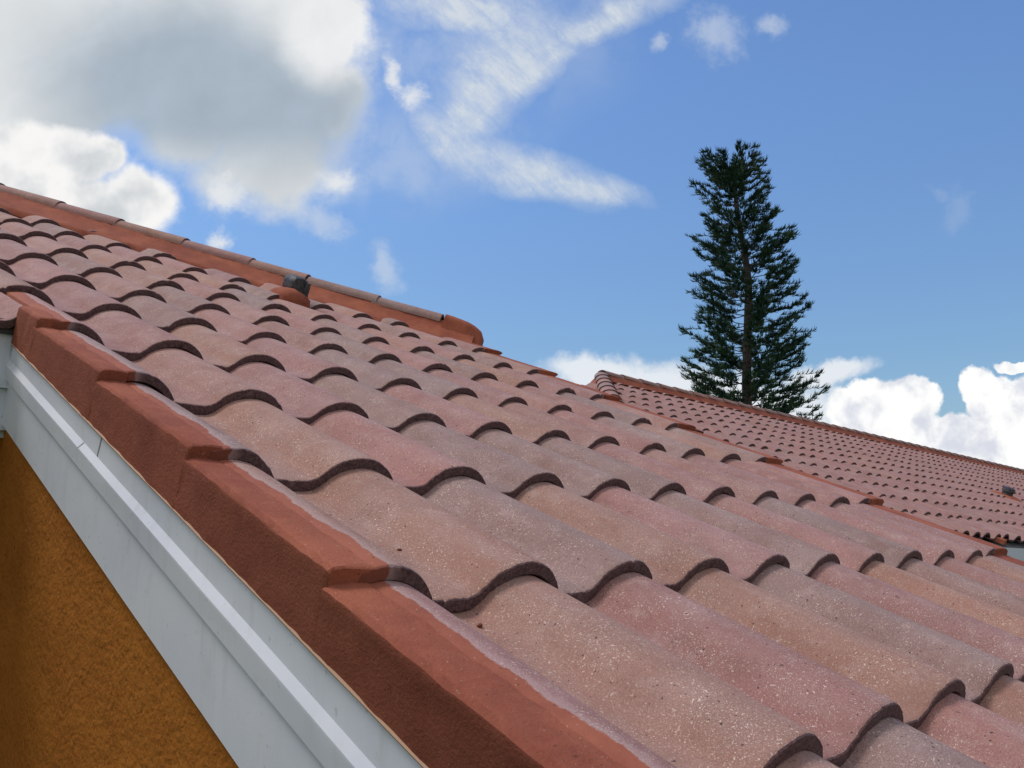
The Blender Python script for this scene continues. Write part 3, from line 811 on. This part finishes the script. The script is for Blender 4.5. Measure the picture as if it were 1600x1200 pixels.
while z < ztop - .05:
    rad = float(np.interp(z, prz, prr)); f_ = (ztop - z) / (ztop - zb_); rad *= .94
    nb = tr.choice([5, 6, 6, 7]) if f_ > .06 else 9
    a0 = tr.uniform(0, 6.28)
    for q in range(nb):
        an = a0 + 2 * math.pi * q / nb + tr.uniform(-.25, .25)
        rr = rad * tr.choice([tr.uniform(.55, .9), tr.uniform(.75, 1.0), tr.uniform(.92, 1.10)])
        zz_ = z + tr.uniform(-.07, .07)
        p0 = trunk_at(zz_); hd = Vector((math.cos(an), math.sin(an), 0))
        if hd.dot(Vector(rt)) < 0 and f_ > .62: rr *= .96
        droop = (-.10 + .22 * (1 - f_)) if f_ < .7 else -.16
        if f_ < .12: droop = .40; rr *= 1.05
        path = []; m_ = 9
        for t in np.linspace(0, 1, m_):
            path.append(p0 + hd * rr * t + Vector((0, 0, rr * (droop * t + .30 * t ** 3 + .02 * math.sin(t * 7 + an)))))
        TVb, TFb = tube(path[:-1], np.linspace(.032, .008, m_ - 1) * (.6 + .5 * f_), 4)
        o_ = len(TV); TV += TVb; TF += [tuple(x_ + o_ for x_ in f2_) for f2_ in TFb]
        # side sprays
        ns = int(9 + rr * 10)
        sidev = hd.cross(Vector((0, 0, 1)))
        for s_ in range(ns):
            t = .30 + .70 * (s_ + tr.random()) / ns if f_ > .08 else (s_ + tr.random()) / ns
            if tr.random() < .12 or (f_ > .2 and t < .42 and tr.random() < .45): continue
            x_ = t * (m_ - 1); a = min(int(x_), m_ - 2); p = path[a].lerp(path[a + 1], x_ - a)
            sg = tr.choice([-1, 1])
            bl_ = tr.uniform(.16, .42) * (1.15 - .45 * t) * (1 if rad > 1.5 else .8)
            bd = (hd * tr.uniform(.5, 1.0) + sidev * sg * tr.uniform(.2, 1.0) + Vector((0, 0, tr.uniform(-.15, .35)))).normalized()
            nn = 13
            for e_ in range(nn):
                pp = p + bd * bl_ * (e_ + .5) / nn
                dr = (bd * .9 + Vector((tr.uniform(-.6, .6), tr.uniform(-.6, .6), tr.uniform(-.1, 1.0)))).normalized()
                needle(pp, dr, tr.uniform(.12, .27), tr.uniform(.009, .017))
        # tuft at the end
        for e_ in range(30):
            dr = (hd * .9 + Vector((tr.uniform(-.7, .7), tr.uniform(-.7, .7), tr.uniform(.0, 1.0)))).normalized()
            needle(path[-1] - hd * tr.uniform(0, .5) * rr * .6, dr, tr.uniform(.14, .28), tr.uniform(.009, .017))
    z += tr.uniform(.22, .40)
for e_ in range(40):
    dr = Vector((tr.uniform(-.8, .8), tr.uniform(-.8, .8), tr.uniform(.3, 1.0))).normalized()
    needle(TP_[-1] - Vector((0, 0, tr.uniform(0, .35))), dr, tr.uniform(.12, .2), .016)
mk('trunk', TV, TF, tree, M_bark, True, origin=base)
mk('crown', LV, LF, tree, M_leaf, False, origin=trunk_at(8))

# ------------------------------------------------------------------ crumbs of mortar on the tiles
def crumb(u, v, z, r_, label, seed):
    bm = bmesh.new(); bmesh.ops.create_icosphere(bm, subdivisions=3, radius=r_)
    for q in bm.verts:
        q.co += q.co.normalized() * r_ * .55 * mnoise.noise(q.co / r_ * 1.3 + Vector((seed, 0, 0))); q.co.z *= .7
    me = bpy.data.meshes.new('mortar_crumb'); bm.to_mesh(me); bm.free()
    me.polygons.foreach_set('use_smooth', [True] * len(me.polygons))
    me.materials.append(M_crumb)
    o = bpy.data.objects.new('mortar_crumb', me); COL.objects.link(o); o.location = W(u, v, z); o.rotation_euler = (PITCH, 0, seed)
    o['label'] = label; o['category'] = 'crumb'
CR = True
crumb(.606, 2.51, -.058, .0036, 'small rusty round mortar crumb in the pan of the tan tile of the second course', 1.0)
crumb(.545, 1.65, -.104, .0036, 'small rusty flat mortar crumb just below the tile nose nearest the rake', 4.0)
